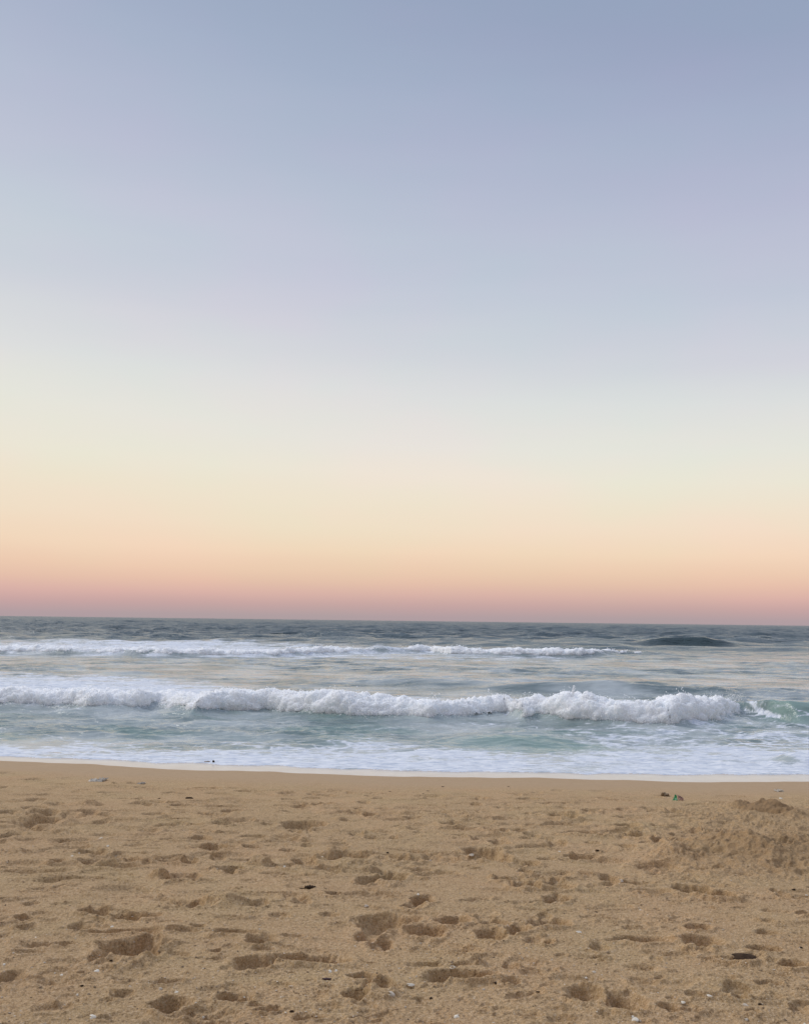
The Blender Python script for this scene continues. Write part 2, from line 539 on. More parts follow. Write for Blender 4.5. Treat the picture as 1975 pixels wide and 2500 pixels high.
marks(660, 2160, '''400,60,100,24,P;200,112,120,30;150,82,130,20;960,95,140,40,P;905,135,120,50,P;370,190,110,28;720,245,330,90,P;
890,238,130,44,P;1150,245,200,50,Q;990,312,200,50,P;650,315,150,50,P;600,340,130,40;700,385,140,80,P;1400,238,180,40,P;
1560,285,130,80,Q;1390,320,180,70,P;220,465,440,60,P;140,325,130,20;570,575,150,44,P;700,640,200,100,Q;550,710,140,60,Q;
1220,570,360,60,P;1040,600,160,30;1230,500,170,24;1520,525,120,30;1640,525,120,20;1660,355,120,40;60,190,120,30''')
marks(1315, 2160, '''1015,265,150,34,P;380,390,110,60,P;660,345,300,36,P;1020,355,240,60,P;1050,412,90,26;1285,482,250,46,Q;
1600,510,200,50,P;740,470,70,60;300,690,200,90,P;540,740,220,120,P;1440,300,130,30;1460,235,80,30,P;1420,395,180,40;
1140,640,200,30,m;1640,775,90,40,P;830,780,120,40,P;1270,720,90,26,P;1350,795,80,30,P;40,195,80,30;60,245,250,50,P;
40,372,90,26,P;1670,190,80,20,P''')

NR, NC = 1000, 1700
UMAX, UC = 0.60, 1.5
offs = np.linspace(1.0, 0.0, NR)
Y0, Y1 = 3.3, 17.6
# rows evenly spread as seen from standing height
inv = 1.0 / Y0 + (1.0 / Y1 - 1.0 / Y0) * np.linspace(0, 1, NR)
rows = 1.0 / inv
us = np.linspace(-UMAX, UMAX, NC)
GX = us[None, :] * (rows[:, None] + UC)
GY = np.repeat(rows[:, None], NC, 1)
BZ = beach_z(GX, GY)
SI = yshore(GX) - GY                         # metres inland of the waterline
dryf = sst(1.2, 2.6, SI + 0.5 * fbm(GX * 0.5, GY * 0.5, 2, 3))
H = BZ.copy()
H += dryf * 0.020 * fbm(GX * 0.9, GY * 1.1, 3, 21)
H += (1 - dryf) * 0.010 * fbm(GX * 0.7, GY * 0.4, 3, 43)
H += 0.006 * fbm(GX * 0.35, GY * 0.6, 2, 41)
RELIEF = np.zeros_like(H)


def stamp(cx, cy, rx, ry, fn, rot=0.0, margin=1.9):
    R = max(rx, ry) * margin
    r0, r1 = np.searchsorted(rows, [cy - R, cy + R])
    if r1 <= r0:
        return
    ya, yb = rows[r0], rows[min(r1, NR - 1)]
    lo = min((cx - R) / (ya + UC), (cx - R) / (yb + UC))
    hi = max((cx + R) / (ya + UC), (cx + R) / (yb + UC))
    c0, c1 = np.searchsorted(us, [lo, hi])
    if c1 <= c0:
        return
    x = GX[r0:r1, c0:c1] - cx
    y = GY[r0:r1, c0:c1] - cy
    cr_, sr_ = math.cos(rot), math.sin(rot)
    a, b = (x * cr_ + y * sr_) / rx, (-x * sr_ + y * cr_) / ry
    gx, gy = GX[r0:r1, c0:c1], GY[r0:r1, c0:c1]
    r = np.sqrt(a * a + b * b)
    r = r * (1 + 0.38 * pn(gx * 2.2 / rx * 0.5, gy * 2.2 / rx * 0.5, int(cx * 31 + cy * 97) & 255)
             + 0.10 * pn(gx * 24, gy * 24, 7))
    RELIEF[r0:r1, c0:c1] += fn(r, a, b, gx, gy)


def pit(depth, rim=0.22):
    def fn(r, a, b, gx, gy):
        bowl = -depth * (1 - sst(0.58, 1.04, r)) * (1 + 0.25 * pn(gx * 11, gy * 11, 5))
        bowl *= 1 + 0.25 * b                          # deeper under the far, steeper wall
        ring = rim * depth * np.exp(-((r - 1.18) / 0.24) ** 2) * (0.6 - 0.5 * b + 0.8 * pn(gx * 6, gy * 6, 9))
        return bowl + ring
    return fn


def heap(height):
    def fn(r, a, b, gx, gy):
        return height * np.exp(-(r / 0.80) ** 3) * (1 + 0.5 * fbm(gx * 5, gy * 5, 3, 5))
    return fn


for (px, py, w, h, k) in MARKS:
    x, y, z = at(px, py)
    dist = math.hypot(x, y)
    rx = 0.5 * w / FPX * dist * 1.12
    ry = 0.5 * h * y * y / ((CAMH - z - 0.068 * y) * FPX) * 1.25
    ry = max(0.04, min(ry, rx * 1.5, 0.34))
    if k in 'mM':
        hh = h / FPX * dist * (0.62 if k == 'M' else 0.42)
        stamp(x, y + 0.03, rx * 1.05, max(rx * 0.75, 0.06), heap(min(hh, 0.075)), 0, 2.4)
        stamp(x + rx * 0.8, y - 0.02, rx * 0.7, max(rx * 0.4, 0.06), pit(0.03), 0.1)
    else:
        f = {'p': 0.54, 'P': 0.82, 'Q': 1.05, 'Z': 1.4}[k]
        dp = f * min(ry * 1.05, rx * 0.8)
        dp = min(max(dp, 0.012), {'p': 0.060, 'P': 0.098, 'Q': 0.130, 'Z': 0.16}[k])
        stamp(x, y, rx, ry, pit(dp), random.uniform(-0.12, 0.12))
# trodden sand between the clear prints
for i in range(750):
    y = 1.0 / random.uniform(1 / 3.6, 1 / 13.4)
    x = random.uniform(-0.55, 0.55) * (y + UC)
    if float(yshore(x)) - y < 2.0:
        continue
    s = random.uniform(0.45, 1.0)
    rx, ry = 0.14 * s, random.uniform(0.05, 0.10) * s
    stamp(x, y, rx, ry, pit(random.uniform(0.006, 0.022), 0.45), random.uniform(-0.6, 0.6))
for i in range(420):                         # the band of old tracks nearer the water
    y = random.uniform(7.5, 13.2)
    x = random.uniform(-0.5, 0.5) * (y + UC)
    if float(yshore(x)) - y < 1.9:
        continue
    rx = random.uniform(0.10, 0.30)
    stamp(x, y, rx, random.uniform(0.06, 0.14), pit(random.uniform(0.010, 0.038), 0.35), random.uniform(-0.3, 0.3))
for i in range(60):                          # long dragging strides
    y = 1.0 / random.uniform(1 / 6.0, 1 / 11.5)
    x = random.uniform(-0.5, 0.5) * (y + UC)
    stamp(x, y, random.uniform(0.16, 0.38), random.uniform(0.05, 0.10), pit(random.uniform(0.012, 0.032), 0.4), random.uniform(-0.25, 0.25))
for i in range(1500):                        # small dents and crumbs
    y = 1.0 / random.uniform(1 / 3.6, 1 / 12.6)
    x = random.uniform(-0.55, 0.55) * (y + UC)
    if float(yshore(x)) - y < 2.3:
        continue
    rx = random.uniform(0.014, 0.05)
    if random.random() < 0.55:
        stamp(x, y, rx, rx * random.uniform(0.5, 1.0), pit(rx * random.uniform(0.15, 0.4), 0.4), random.uniform(-1, 1))
    else:
        stamp(x, y, rx, rx * random.uniform(0.5, 1.0), heap(rx * random.uniform(0.2, 0.45)), random.uniform(-1, 1))

# dug-up heaps of sand on the right
MOUNDM = np.zeros_like(H)


def mound(px, py, wpx, rise, ry, rough=0.35, rot=0.0):
    global MOUNDM
    x, y, z = at(px, py)
    rx = 0.5 * wpx / FPX * math.hypot(x, y)

    def fn(r, a, b, gx, gy):
        rr = r * (1 + 0.25 * pn(gx * 2.1, gy * 2.1, 61))
        body = rise * np.exp(-(rr / 0.70) ** 1.7)
        ridge = 1 - np.abs(pn(gx * 1.9 + gy * 0.7, gy * 1.5 - gx * 0.5, 33)) * 2.4
        fine = 1 - np.abs(fbm(gx * 9, gy * 9, 3, 35)) * 1.8
        return body * (1 + rough * (ridge - 0.4) + 0.11 * (fine - 0.5))
    stamp(x, y, rx, ry, fn, rot, 2.2)
    return x, y, rx, ry


mound_a = mound(1868, 1981, 150, 0.125, 0.50, 0.35)
mound(1800, 1975, 60, 0.05, 0.25)
for q in ((1745, 2000, 60, .04, .2), (1850, 1998, 120, .05, .25), (1940, 2000, 110, .06, .3), (1800, 2015, 130, .05, .22),
          (1900, 2022, 140, .06, .3), (1700, 2035, 90, .035, .2), (1650, 2060, 80, .03, .16)):
    mound(*q, rough=0.9)
mound_b = mound(1885, 2092, 380, 0.17, 0.75, 0.42)
mound(1780, 2085, 240, 0.05, 0.40, 0.3)
mound(1970, 2070, 220, 0.09, 0.6, 0.3)
mound(1650, 2098, 130, 0.05, 0.20, 0.7)
# churned area round the heaps
PXs, PYs = project(GX, GY, BZ)
churn = sst(1480, 1700, PXs + 0.35 * (PYs - 2100)) * sst(1950, 1990, PYs) * (1 - sst(2135, 2190, PYs))
churn += 0.55 * sst(2380, 2440, PYs) * (1 - sst(80, 220, np.abs(PXs - 860)))
churn += 0.35 * sst(1950, 1975, PYs) * (1 - sst(2040, 2120, PYs))
churn = np.clip(churn, 0, 1)
RELIEF += churn * (0.040 * (0.5 - np.abs(fbm(GX * 3.4, GY * 3.4, 4, 71, 0.55)) * 1.6))
RELIEF += dryf * (0.25 + 0.75 * churn) * 0.007 * fbm(GX * 14, GY * 14, 3, 75)
crumb = np.clip(fbm(GX * 26, GY * 26, 2, 81) - 0.22, 0, 1)
RELIEF += dryf * crumb * 0.012 * (0.5 + churn)
RELIEF += dryf * (1 - sst(6, 10, GY)) * 0.0055 * pn(GX * 55, GY * 55, 91)
# a drag mark and a lens of fallen rim bottom right
H += RELIEF * (0.04 + 0.96 * dryf)
V = np.stack([GX, GY, H], -1).reshape(-1, 3)
NRM = grid_normals(V, NR, NC)
_da = np.exp(-(((GX - mound_a[0]) / (mound_a[2] * 0.8)) ** 2 + ((GY - mound_a[1] + 0.1) / (mound_a[3] * 1.1)) ** 2) ** 2)
_db = np.exp(-(((GX - mound_b[0]) / (mound_b[2] * 1.0)) ** 2 + ((GY - mound_b[1]) / (mound_b[3] * 1.1)) ** 2) ** 2)
damp = np.clip(_da * 0.9 + _db * 0.24 + churn * 0.30, 0, 1).reshape(-1)
wet = (1 - sst(0.9, 2.4, SI + 0.35 * fbm(GX * 0.8, GY * 0.8, 3, 13))).reshape(-1)
cellx, celly = GX[:-1, :-1], GY[:-1, :-1]


def ell(mq, kx=1.0, ky=1.0):
    x, y, rx, ry = mq
    return ((cellx - x) / (rx * kx)) ** 2 + ((celly - y) / (ry * ky)) ** 2 < 1 + 0.5 * pn(cellx * 3, celly * 3, 3)


ma = ell(mound_a, 0.95, 1.0)
mb = ell(mound_b, 1.0, 1.05)
grid_mesh('sand', V, NR, NC, M_SAND, ~(ma | mb), {'wet': wet, 'damp': damp}, NRM)['kind'] = 'structure'
o = grid_mesh('sand_mound', V, NR, NC, M_SAND, ma, {'wet': wet, 'damp': damp}, NRM)
tag(o, 'small pointed dark heap of sand standing farthest from the viewer, nearest the water', 'sand mound', 'heaps of dug sand on the right')
o = grid_mesh('sand_mound', V, NR, NC, M_SAND, mb & ~ma, {'wet': wet, 'damp': damp}, NRM)
tag(o, 'large broad slumped heap of dug sand at the right edge of the beach', 'sand mound', 'heaps of dug sand on the right')

HI = H


def ground_h(x, y):
    r = np.searchsorted(rows, y)
    r = int(min(max(r, 1), NR - 1))
    u = x / (rows[r] + UC)
    c = int(min(max(round((u + UMAX) / (2 * UMAX) * (NC - 1)), 0), NC - 1))
    return float(HI[r, c])


def hit(px, py):
    """point on the real relief seen at a place of the photo"""
    x, y, z = at(px, py)
    d = ray(px, py)
    for _ in range(20):
        z = 0.6 * z + 0.4 * ground_h(x, y)
        k = (z - CAMH) / d.z
        x, y = d.x * k, d.y * k
    return x, y, ground_h(x, y)


# plain beach beyond the detailed stretch (behind and beside the viewer)
def side_sheet(name, uu, yy, fx=None):
    gx = uu[None, :] * (yy[:, None] + UC) if fx is None else np.repeat(fx[None, :], len(yy), 0)
    gy = np.repeat(yy[:, None], gx.shape[1], 1)
    z = beach_z(gx, gy) + 0.006 * fbm(gx * 0.35, gy * 0.6, 2, 41)
    VV = np.stack([gx, gy, z], -1).reshape(-1, 3)
    ob = grid_mesh(name, VV, len(yy), gx.shape[1], M_SAND, None, {'wet': (1 - sst(0.9, 2.4, yshore(gx) - gy)).reshape(-1)})
    ob['kind'] = 'structure'
    return ob


yy = np.concatenate([np.linspace(Y0, Y1, 120)])
side_sheet('sand', -np.geomspace(UMAX, 9, 60)[::-1], yy)
side_sheet('sand', np.geomspace(UMAX, 9, 60), yy)
side_sheet('sand', None, np.linspace(-40, Y0 + 0.002, 160), np.linspace(-44, 44, 160))

# ------------------------------------------------------------------ sea
NRS, NCS = 1480, 1300
US, UCS = 0.66, 3.0
DS0 = 13.6
dinv = np.concatenate([np.linspace(1 / DS0, 1 / 120.0, 980, endpoint=False), np.linspace(1 / 120.0, 1 / 9000.0, 500)])
rs = 1.0 / dinv
uss = np.linspace(-US, US, NCS)
SX = uss[None, :] * (rs[:, None] + UCS)
SY = np.repeat(rs[:, None], NCS, 1)
yb = ybase(np.clip(SX, BX[0], BX[-1]))
hc = hcrest(SX)
dsh = SY - yshore(SX)                        # metres out from the waterline
PX0, PY0 = project(SX, SY, np.zeros_like(SX))
OFF = PY0 - horizon_y(PX0)                   # below the horizon, in photo pixels

# chop that dies towards the beach and with distance (finer than the mesh there)
sp_ = np.gradient(rs)[:, None]               # row spacing
amp_sh = sst(0.6, 4.5, dsh)
calm = 0.45 + 0.95 * sst(-0.25, 0.3, fbm(SX / 14, SY / 9, 2, 107))
Zs = np.zeros_like(SX)


def octv(lx, ly, a, seed, rot=0.0):
    c_, s_ = math.cos(rot), math.sin(rot)
    fade = 1 - sst(0.5, 1.6, np.abs(sp_) / ly)
    x = SX * c_ + SY * s_
    y = -SX * s_ + SY * c_
    return a * fade * pn(x / lx, y / ly, seed)


chop = (octv(2.1, 0.85, 0.075, 1, 0.12) + octv(0.95, 0.40, 0.052, 2, -0.15) + octv(0.5, 0.2, 0.030, 3, 0.2)
        + octv(0.26, 0.10, 0.015, 4, -0.1) + octv(0.14, 0.055, 0.006, 14, 0.1))
Zs += chop * amp_sh * calm
swl = octv(9, 3.2, 0.16, 5, 0.06) + octv(4.2, 1.7, 0.10, 6, -0.08)
Zs += swl * sst(10, 45, dsh) * 0.9
far = sst(62, 125, SY)
Zs += far * (octv(34, 11, 0.9, 8, 0.03) + octv(14, 5.0, 0.55, 9, -0.05) + octv(6, 2.4, 0.35, 19, 0.05) + octv(70, 24, 0.9, 10)
            + 0.34 * (1 - sst(0.5, 1.6, np.abs(sp_) / 6.0)) * (0.6 - np.abs(pn(SX / 11.0, SY / 6.0, 301)) * 2.6)
            + 0.20 * (1 - sst(0.5, 1.6, np.abs(sp_) / 3.0)) * (0.6 - np.abs(pn(SX / 5.0, SY / 3.0, 302)) * 2.6))
Zs += sst(150, 500, SY) * (octv(90, 30, 1.3, 12) + octv(220, 80, 1.6, 13))


def wave(yc, hgt, front, backw, mask):
    d_ = SY - yc
    prof = np.where(d_ < 0, np.exp(-(d_ / front) ** 2), np.exp(-(d_ / backw) ** 2))
    return hgt * prof * mask


# near breaker (under its whitewater) and its unbroken green shoulder to the right
xe = float(on_water(1817, 1738)[0])
yc_near = yb + 0.85 + 0.0 * SX
sh = sst(xe - 0.3, xe + 0.6, SX)
xs0, ys0 = on_water(1841, 1762)
xs1, ys1 = on_water(1975, 1764)
yc_sh = ys0 + (SX - xs0) * (ys1 - ys0) / (xs1 - xs0) + 0.95
yc_near = yc_near * (1 - sh) + yc_sh * sh
hn = (hc * 0.60) * (1 - sh) + (0.50 - 0.035 * np.clip(SX - xe, 0, 8)) * sh
d_ = SY - yc_near
front = 0.62 + 0.02 * sh
wn_ = np.where(d_ < 0, np.exp(-(np.abs(d_) / front) ** 2.4), 0.25 * np.exp(-(d_ / 3.8) ** 2) + 0.75 * np.exp(-(d_ / 1.1) ** 2))
Zs = Zs * (1 - 0.5 * wn_) + hn * wn_
# trough in front of it
Zs -= 0.07 * np.exp(-((SY - (yc_near - 2.2)) / 1.0) ** 2)
# low green hump near the beach
hx0, hy0 = on_water(1250, 1822)
Zs += wave(hy0 + 0.5 + 0.02 * (SX - hx0) + 0.15 * pn(SX / 1.5, SX * 0, 5), 0.11, 0.45, 1.1,
           np.exp(-(np.abs(SX - hx0) / 1.45) ** 3))
GREENHUMP = np.exp(-(np.abs(SX - hx0) / 1.6) ** 3) * np.exp(-((SY - hy0 - 0.2) / 0.9) ** 2)
# more low ridges between breaker and beach
for (a, b, wpx, hh) in ((330, 1800, 330, .07), (60, 1785, 240, .06), (690, 1795, 260, .07), (1640, 1812, 320, .06), (1900, 1800, 200, .08),
                        (560, 1768, 240, .05), (900, 1780, 200, .06), (1500, 1800, 200, .05)):
    x_, y_ = on_water(a, b)
    w_ = wpx / FPX * y_ * 0.5
    Zs += wave(y_ + 0.06 * (SX - x_) * math.sin(a), hh, 0.22, 0.6, np.exp(-((SX - x_) / w_) ** 2))
# mid swells behind the breaker (peaks, photo x/y of crest, half width, height)
for (a, b, wpx, hh, fr) in ((970, 1668, 260, .17, .8), (1130, 1672, 330, .20, .8), (1400, 1680, 420, 0.34, .8), (1330, 1668, 260, .19, .7),
                            (1600, 1692, 330, .12, .7), (1850, 1695, 420, .12, .7), (1585, 1671, 130, .16, .5), (1700, 1684, 130, .14, .5),
                            (300, 1645, 160, .10, .5), (1700, 1640, 500, .12, .7), (1300, 1640, 400, .10, .7)):
    x_, y_ = on_water(a, b + hh * FPX / 38.0 * 0.7)
    w_ = wpx / FPX * y_ * 0.5
    Zs += wave(y_ + 0.9 + 0.3 * pn(SX / 2.5, SX * 0 + a, 4), hh, fr, 1.6, np.exp(-(np.abs(SX - x_) / w_) ** 3))
# far broken line
FX, FY = line_world(FARBASE)
yfar = np.interp(SX, *extend(FX, FY)) + 1.3
xfe = float(on_water(1600, 1605)[0])
mfar = 1 - sst(xfe - 3, xfe + 8, SX)
Zs += wave(yfar, 0.42, 1.0, 4.0, mfar * (0.75 + 0.5 * pn(SX / 5, SX * 0, 44)))
# lone dark swell at right, far out
x_, y_ = on_water(1690, 1581)
_m = np.exp(-(np.abs(SX - x_ - 0.3) / 5.2) ** 2.6) * np.exp(-((SY - y_ - 2.0) / 4.0) ** 2)
Zs *= 1 - 0.85 * _m
Zs += wave(y_ + 2.6 + 0.3 * pn(SX / 3.0, SX * 0, 77), 1.15 * (1 + 0.18 * pn(SX / 1.3, SX * 0, 78)), 1.2, 3.0, np.exp(-(np.abs(SX - x_ - 0.3) / 5.2) ** 2.6))
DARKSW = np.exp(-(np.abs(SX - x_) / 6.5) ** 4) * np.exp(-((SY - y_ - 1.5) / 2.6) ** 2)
for (a, b, wpx, hh) in ((860, 1560, 230, .45), (1420, 1534, 110, .6), (1700, 1538, 120, .6), (300, 1540, 160, .5), (1100, 1545, 200, .5)):
    x2, y2 = on_water(a, b)
    w_ = wpx / FPX * y2 * 0.5
    Zs += wave(y2, hh, y2 * 0.02, y2 * 0.05, np.exp(-(np.abs(SX - x2) / w_) ** 2.5))

# foam cover, from what lies where
cols = np.array([-400, 0, 250, 450, 650, 1000, 1300, 1550, 1700, 1975, 2400])
FT = {  # distance below the horizon : cover per column
    0: [0] * 11, 44: [0] * 11,
    50: [.0, .0, .05, .2, .1, 0, 0, 0, 0, 0, 0],
    60: [.5, .55, .75, .8, .62, .35, .1, 0, 0, 0, 0],
    74: [.65, .7, .82, .85, .75, .68, .5, .25, 0, 0, 0],
    92: [.5, .5, .7, .72, .68, .5, .6, .35, .12, .1, .1],
    99: [.4, .4, .4, .4, .4, .25, .2, .1, .1, .1, .1],
    112: [.3, .3, .22, .12, .1, .08, .08, .1, .12, .12, .12],
    140: [.45, .45, .35, .15, .05, .05, .05, .06, .10, .10, .10],
    152: [.75, .75, .75, .5, .1, .05, .05, .05, .06, .06, .06],
    178: [.9, .9, .95, .85, .4, .1, .05, .05, .05, .05, .05],
    190: [.9, .9, .9, .9, .7, .5, .4, .4, .3, .25, .25],
    225: [.3, .3, .3, .3, .3, .3, .4, .45, .4, .30, .30],
    236: [.10, .10, .10, .10, .15, .2, .30, .38, .42, .36, .36],
    262: [.10, .10, .12, .15, .2, .28, .30, .45, .48, .46, .46],
    290: [.18, .18, .20, .2, .25, .25, .3, .50, .52, .52, .52],
    306: [.32, .32, .28, .24, .38, .42, .42, .55, .6, .62, .62],
    322: [.62, .62, .48, .42, .62, .62, .62, .66, .72, .8, .8],
    338: [.80, .80, .78, .74, .80, .80, .78, .82, .86, .92, .92],
    400: [.98] * 11}
ks = np.array(sorted(FT))
tab = np.array([FT[k] for k in ks])
ci = np.interp(PX0, cols, np.arange(11))
oi = np.interp(OFF + 7 * pn(SX / 2.0, SY / 1.5, 51), ks, np.arange(len(ks)))
c0 = np.clip(np.floor(ci).astype(int), 0, 9)
o0 = np.clip(np.floor(oi).astype(int), 0, len(ks) - 2)
fc, fo_ = ci - c0, oi - o0
cover = ((tab[o0, c0] * (1 - fc) + tab[o0, c0 + 1] * fc) * (1 - fo_)
         + (tab[o0 + 1, c0] * (1 - fc) + tab[o0 + 1, c0 + 1] * fc) * fo_)


def lace(lx, ly, seed):
    wx = SX + 0.25 * pn(SX / 0.6, SY / 0.6, seed + 3)
    wy = SY + 0.25 * pn(SX / 0.6, SY / 0.6, seed + 4)
    return 1 - np.abs(pn(wx / lx, wy / ly, seed)) * 3.2


fade1 = 1 - sst(0.3, 0.9, np.abs(sp_) / 0.35)
pat = 0.5 + 0.62 * (fbm(SX / 1.9, SY / 1.0, 3, 61)) + 0.30 * fade1 * fbm(SX / 0.55, SY / 0.28, 3, 65)
net = np.maximum(lace(0.75, 0.42, 71), lace(0.4, 0.26, 75) * 0.85)
netw = sst(0.12, 0.3, cover) * (1 - sst(0.7, 0.9, cover)) * (1 - sst(28, 36, SY))
foamv = cover * 1.35 - 0.30 + (pat - 0.5) * 0.9
foamv = foamv + netw * (np.clip(net, 0, 1) * 0.62 - 0.28)
foamv = np.clip(foamv, 0, 1.3)
foamv *= 1 - GREENHUMP * 0.75
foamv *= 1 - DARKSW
# foam strands trailing over the green shoulder
PXz, PYz = project(SX, SY, Zs)


def strand(pts, wd, k=0.9):
    best = np.full(SX.shape, 1e9)
    nx = PXz + 5 * pn(SX / 0.25, SY / 0.25, 91)
    ny = PYz + 5 * pn(SX / 0.3, SY / 0.3, 92)
    for (x0, y0), (x1, y1) in zip(pts[:-1], pts[1:]):
        L2 = (x1 - x0) ** 2 + (y1 - y0) ** 2
        tt = np.clip(((nx - x0) * (x1 - x0) + (ny - y0) * (y1 - y0)) / L2, 0, 1)
        best = np.minimum(best, np.hypot(nx - x0 - tt * (x1 - x0), (ny - y0 - tt * (y1 - y0)) * 1.3))
    return k * np.exp(-(best / wd) ** 2)


near_r = (SY > 20) & (SY < 28)
shoulder = sst(xe - 0.1, xe + 0.3, SX) * np.exp(-((SY - yc_near + 0.2) / 1.3) ** 4)
foamv *= 1 - 0.85 * shoulder
st_ = (strand([(1815, 1706), (1840, 1722), (1858, 1738), (1880, 1745), (1900, 1752)], 6.0, 1.1)
       + strand([(1815, 1704), (1850, 1716), (1880, 1724), (1898, 1722), (1930, 1729), (1975, 1744), (2050, 1755)], 2.6)
       + strand([(1870, 1752), (1920, 1751), (1975, 1747), (2050, 1745)], 3.0)
       + strand([(1820, 1735), (1850, 1741), (1895, 1751)], 3.0))
foamv = np.maximum(foamv, st_ * near_r)
# foam riding on crests of the mid swells
foamv = np.clip(foamv, 0, 1.25)
# small curl at the right end of the shore foam
cx_, cy_ = on_water(1960, 1868)
rr = np.hypot((SX - cx_) / 0.42, (SY - cy_ - 0.1) / 0.5)
Zs += 0.16 * np.exp(-rr ** 2)
foamv = np.maximum(foamv, 1.2 * np.exp(-rr ** 4))
cx2, cy2 = on_water(1918, 1868)
rr2 = np.hypot((SX - cx2) / 0.20, (SY - cy2 - 0.05) / 0.35)
foamv *= 1 - 0.8 * np.exp(-rr2 ** 2)
# whitewater thickness near the beach
shf = sst(0.55, 0.9, cover) * (SY < 21)
Zs += shf * 0.030 * np.clip(fbm(SX / 0.7, SY / 0.45, 4, 131) + 0.35, 0, 2)
# the last sheet of swash thins onto the sand
edge = SY - yfoam(SX) - 0.22 * fbm(SX / 1.4, SY / 1.4, 4, 141)
Zs = Zs * sst(0.0, 1.0, edge) + 0.018 * sst(-0.02, 0.05, edge)
Zs += 0.004
green = np.clip(GREENHUMP * 1.0 + shoulder * 0.15 + (SY < 26) * (0.22 + 0.45 * sst(-0.2, 0.4, fbm(SX / 2.5, SY / 1.6, 2, 151)))
                + 0.25 * wn_, 0, 1)
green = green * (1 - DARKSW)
V = np.stack([SX, SY, Zs], -1).reshape(-1, 3)
NRMS = grid_normals(V, NRS, NCS)
film = edge[:-1, :-1] < 0.0
shorez = (~film) & (dsh[:-1, :-1] < 3.1 + 0.5 * pn(SX[:-1, :-1] / 1.5, SY[:-1, :-1] / 1.5, 8))
milk = np.clip((0.36 + 1.1 * fbm(SX / 3.0, SY / 2.2, 3, 201)) * (1 - sst(50, 90, SY)) + 0.5 * sst(0.3, 0.8, cover), 0, 0.8)
milk *= (1 - 0.8 * GREENHUMP) * (1 - 0.9 * shoulder) * (1 - 0.5 * wn_)
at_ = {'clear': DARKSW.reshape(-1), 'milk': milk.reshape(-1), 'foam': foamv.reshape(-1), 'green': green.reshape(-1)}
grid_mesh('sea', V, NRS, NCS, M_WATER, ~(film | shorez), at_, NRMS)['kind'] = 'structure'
o = grid_mesh('shore_foam', V, NRS, NCS, M_WATER, shorez, at_, NRMS)
tag(o, 'band of white foam washing up along the edge of the beach', 'sea foam', kind='stuff')
o = grid_mesh('swash_water', V, NRS, NCS, M_FILM, film & (dsh[:-1, :-1] > -1.0), at_, NRMS)
o['kind'] = 'structure'


def sea_side(sgn):
    uu = sgn * np.geomspace(US, 9, 70)
    if sgn < 0:
        uu = uu[::-1]
    yy_ = rs[::6]
    gx = uu[None, :] * (yy_[:, None] + UCS)
    gy = np.repeat(yy_[:, None], 70, 1)
    z = 0.02 + 0.10 * pn(gx / 4, gy / 2, 3) * sst(3, 12, gy - yshore(gx))
    VV = np.stack([gx, gy, z], -1).reshape(-1, 3)
    fm = (sst(4.0, 2.0, gy - yshore(gx)) if False else 1 - sst(2.0, 5.0, gy - yshore(gx))).reshape(-1)
    ob = grid_mesh('sea', VV, len(yy_), 70, M_WATER, None, {'foam': fm, 'green': fm * 0 + 0.2})
    ob['kind'] = 'structure'


sea_side(-1)
sea_side(1)


# ------------------------------------------------------------------ breaking waves (whitewater rolls)
def billow(P, spec, seed):
    dsp = np.zeros(P.shape[:-1])
    for i, (l, a) in enumerate(spec):
        dsp += a * (np.abs(pn3(P[..., 0] / l, P[..., 1] / l, P[..., 2] / l, seed + i * 7)) * 2.2 - 0.45)
    return dsp


def roll(name, x0, x1, nx, nt, ybf, hf, a, b, spec, seed, endr=None, endl=None, sink=0.06, lift=None):
    xs = np.linspace(x0, x1, nx)
    ts = np.linspace(0, 1, nt)
    yb_, h_ = ybf(xs), hf(xs)
    e = np.ones(nx)
    if endr:
        e *= np.sqrt(np.clip((x1 - xs) / endr, 0, 1))
    if endl:
        e *= np.sqrt(np.clip((xs - x0) / endl, 0, 1))
    th = ts * np.pi
    s, c = np.sin(th), np.cos(th)
    ww = np.where(th < np.pi / 2, a, b)
    lobes = 1 + 0.5 * pn(xs / 0.9, xs * 0, seed)
    hh = (h_ * (1 + 0.16 * pn(xs / 0.5, xs * 0 + 3, seed) + 0.22 * pn(xs / 1.4, xs * 0 + 3, seed + 1)))[None, :] * e[None, :]
    sz = np.where(th < np.pi / 2, s ** 0.75, s ** 1.3)
    Zc = sz[:, None] * hh - sink
    if lift is not None:
        Zc = np.maximum(Zc, np.where(ts[:, None] < 0.5, lift(xs)[None, :], -9))
    Yc = (yb_ + a * lobes * 0.0 + a)[None, :] - (c * ww)[:, None] * (0.75 + 0.25 * e[None, :])
    Xc = np.repeat(xs[None, :], nt, 0)
    P = np.stack([Xc, Yc, Zc], -1)
    n = np.cross(np.gradient(P, axis=1), np.gradient(P, axis=0))
    n /= np.linalg.norm(n, axis=2)[..., None] + 1e-9
    n[n[..., 2] < -0.2] *= 1
    if n[nt // 2, nx // 2, 2] < 0:
        n = -n
    dsp = billow(P, spec, seed)
    fadeb = (1 - 0.75 * sst(0.62, 1.0, ts))[:, None] * (0.35 + 0.65 * e[None, :])
    P = P + n * (dsp * fadeb)[..., None]
    VV = P.reshape(-1, 3)
    ob = grid_mesh(name, VV, nt, nx, M_FOAM)
    return ob, P, n


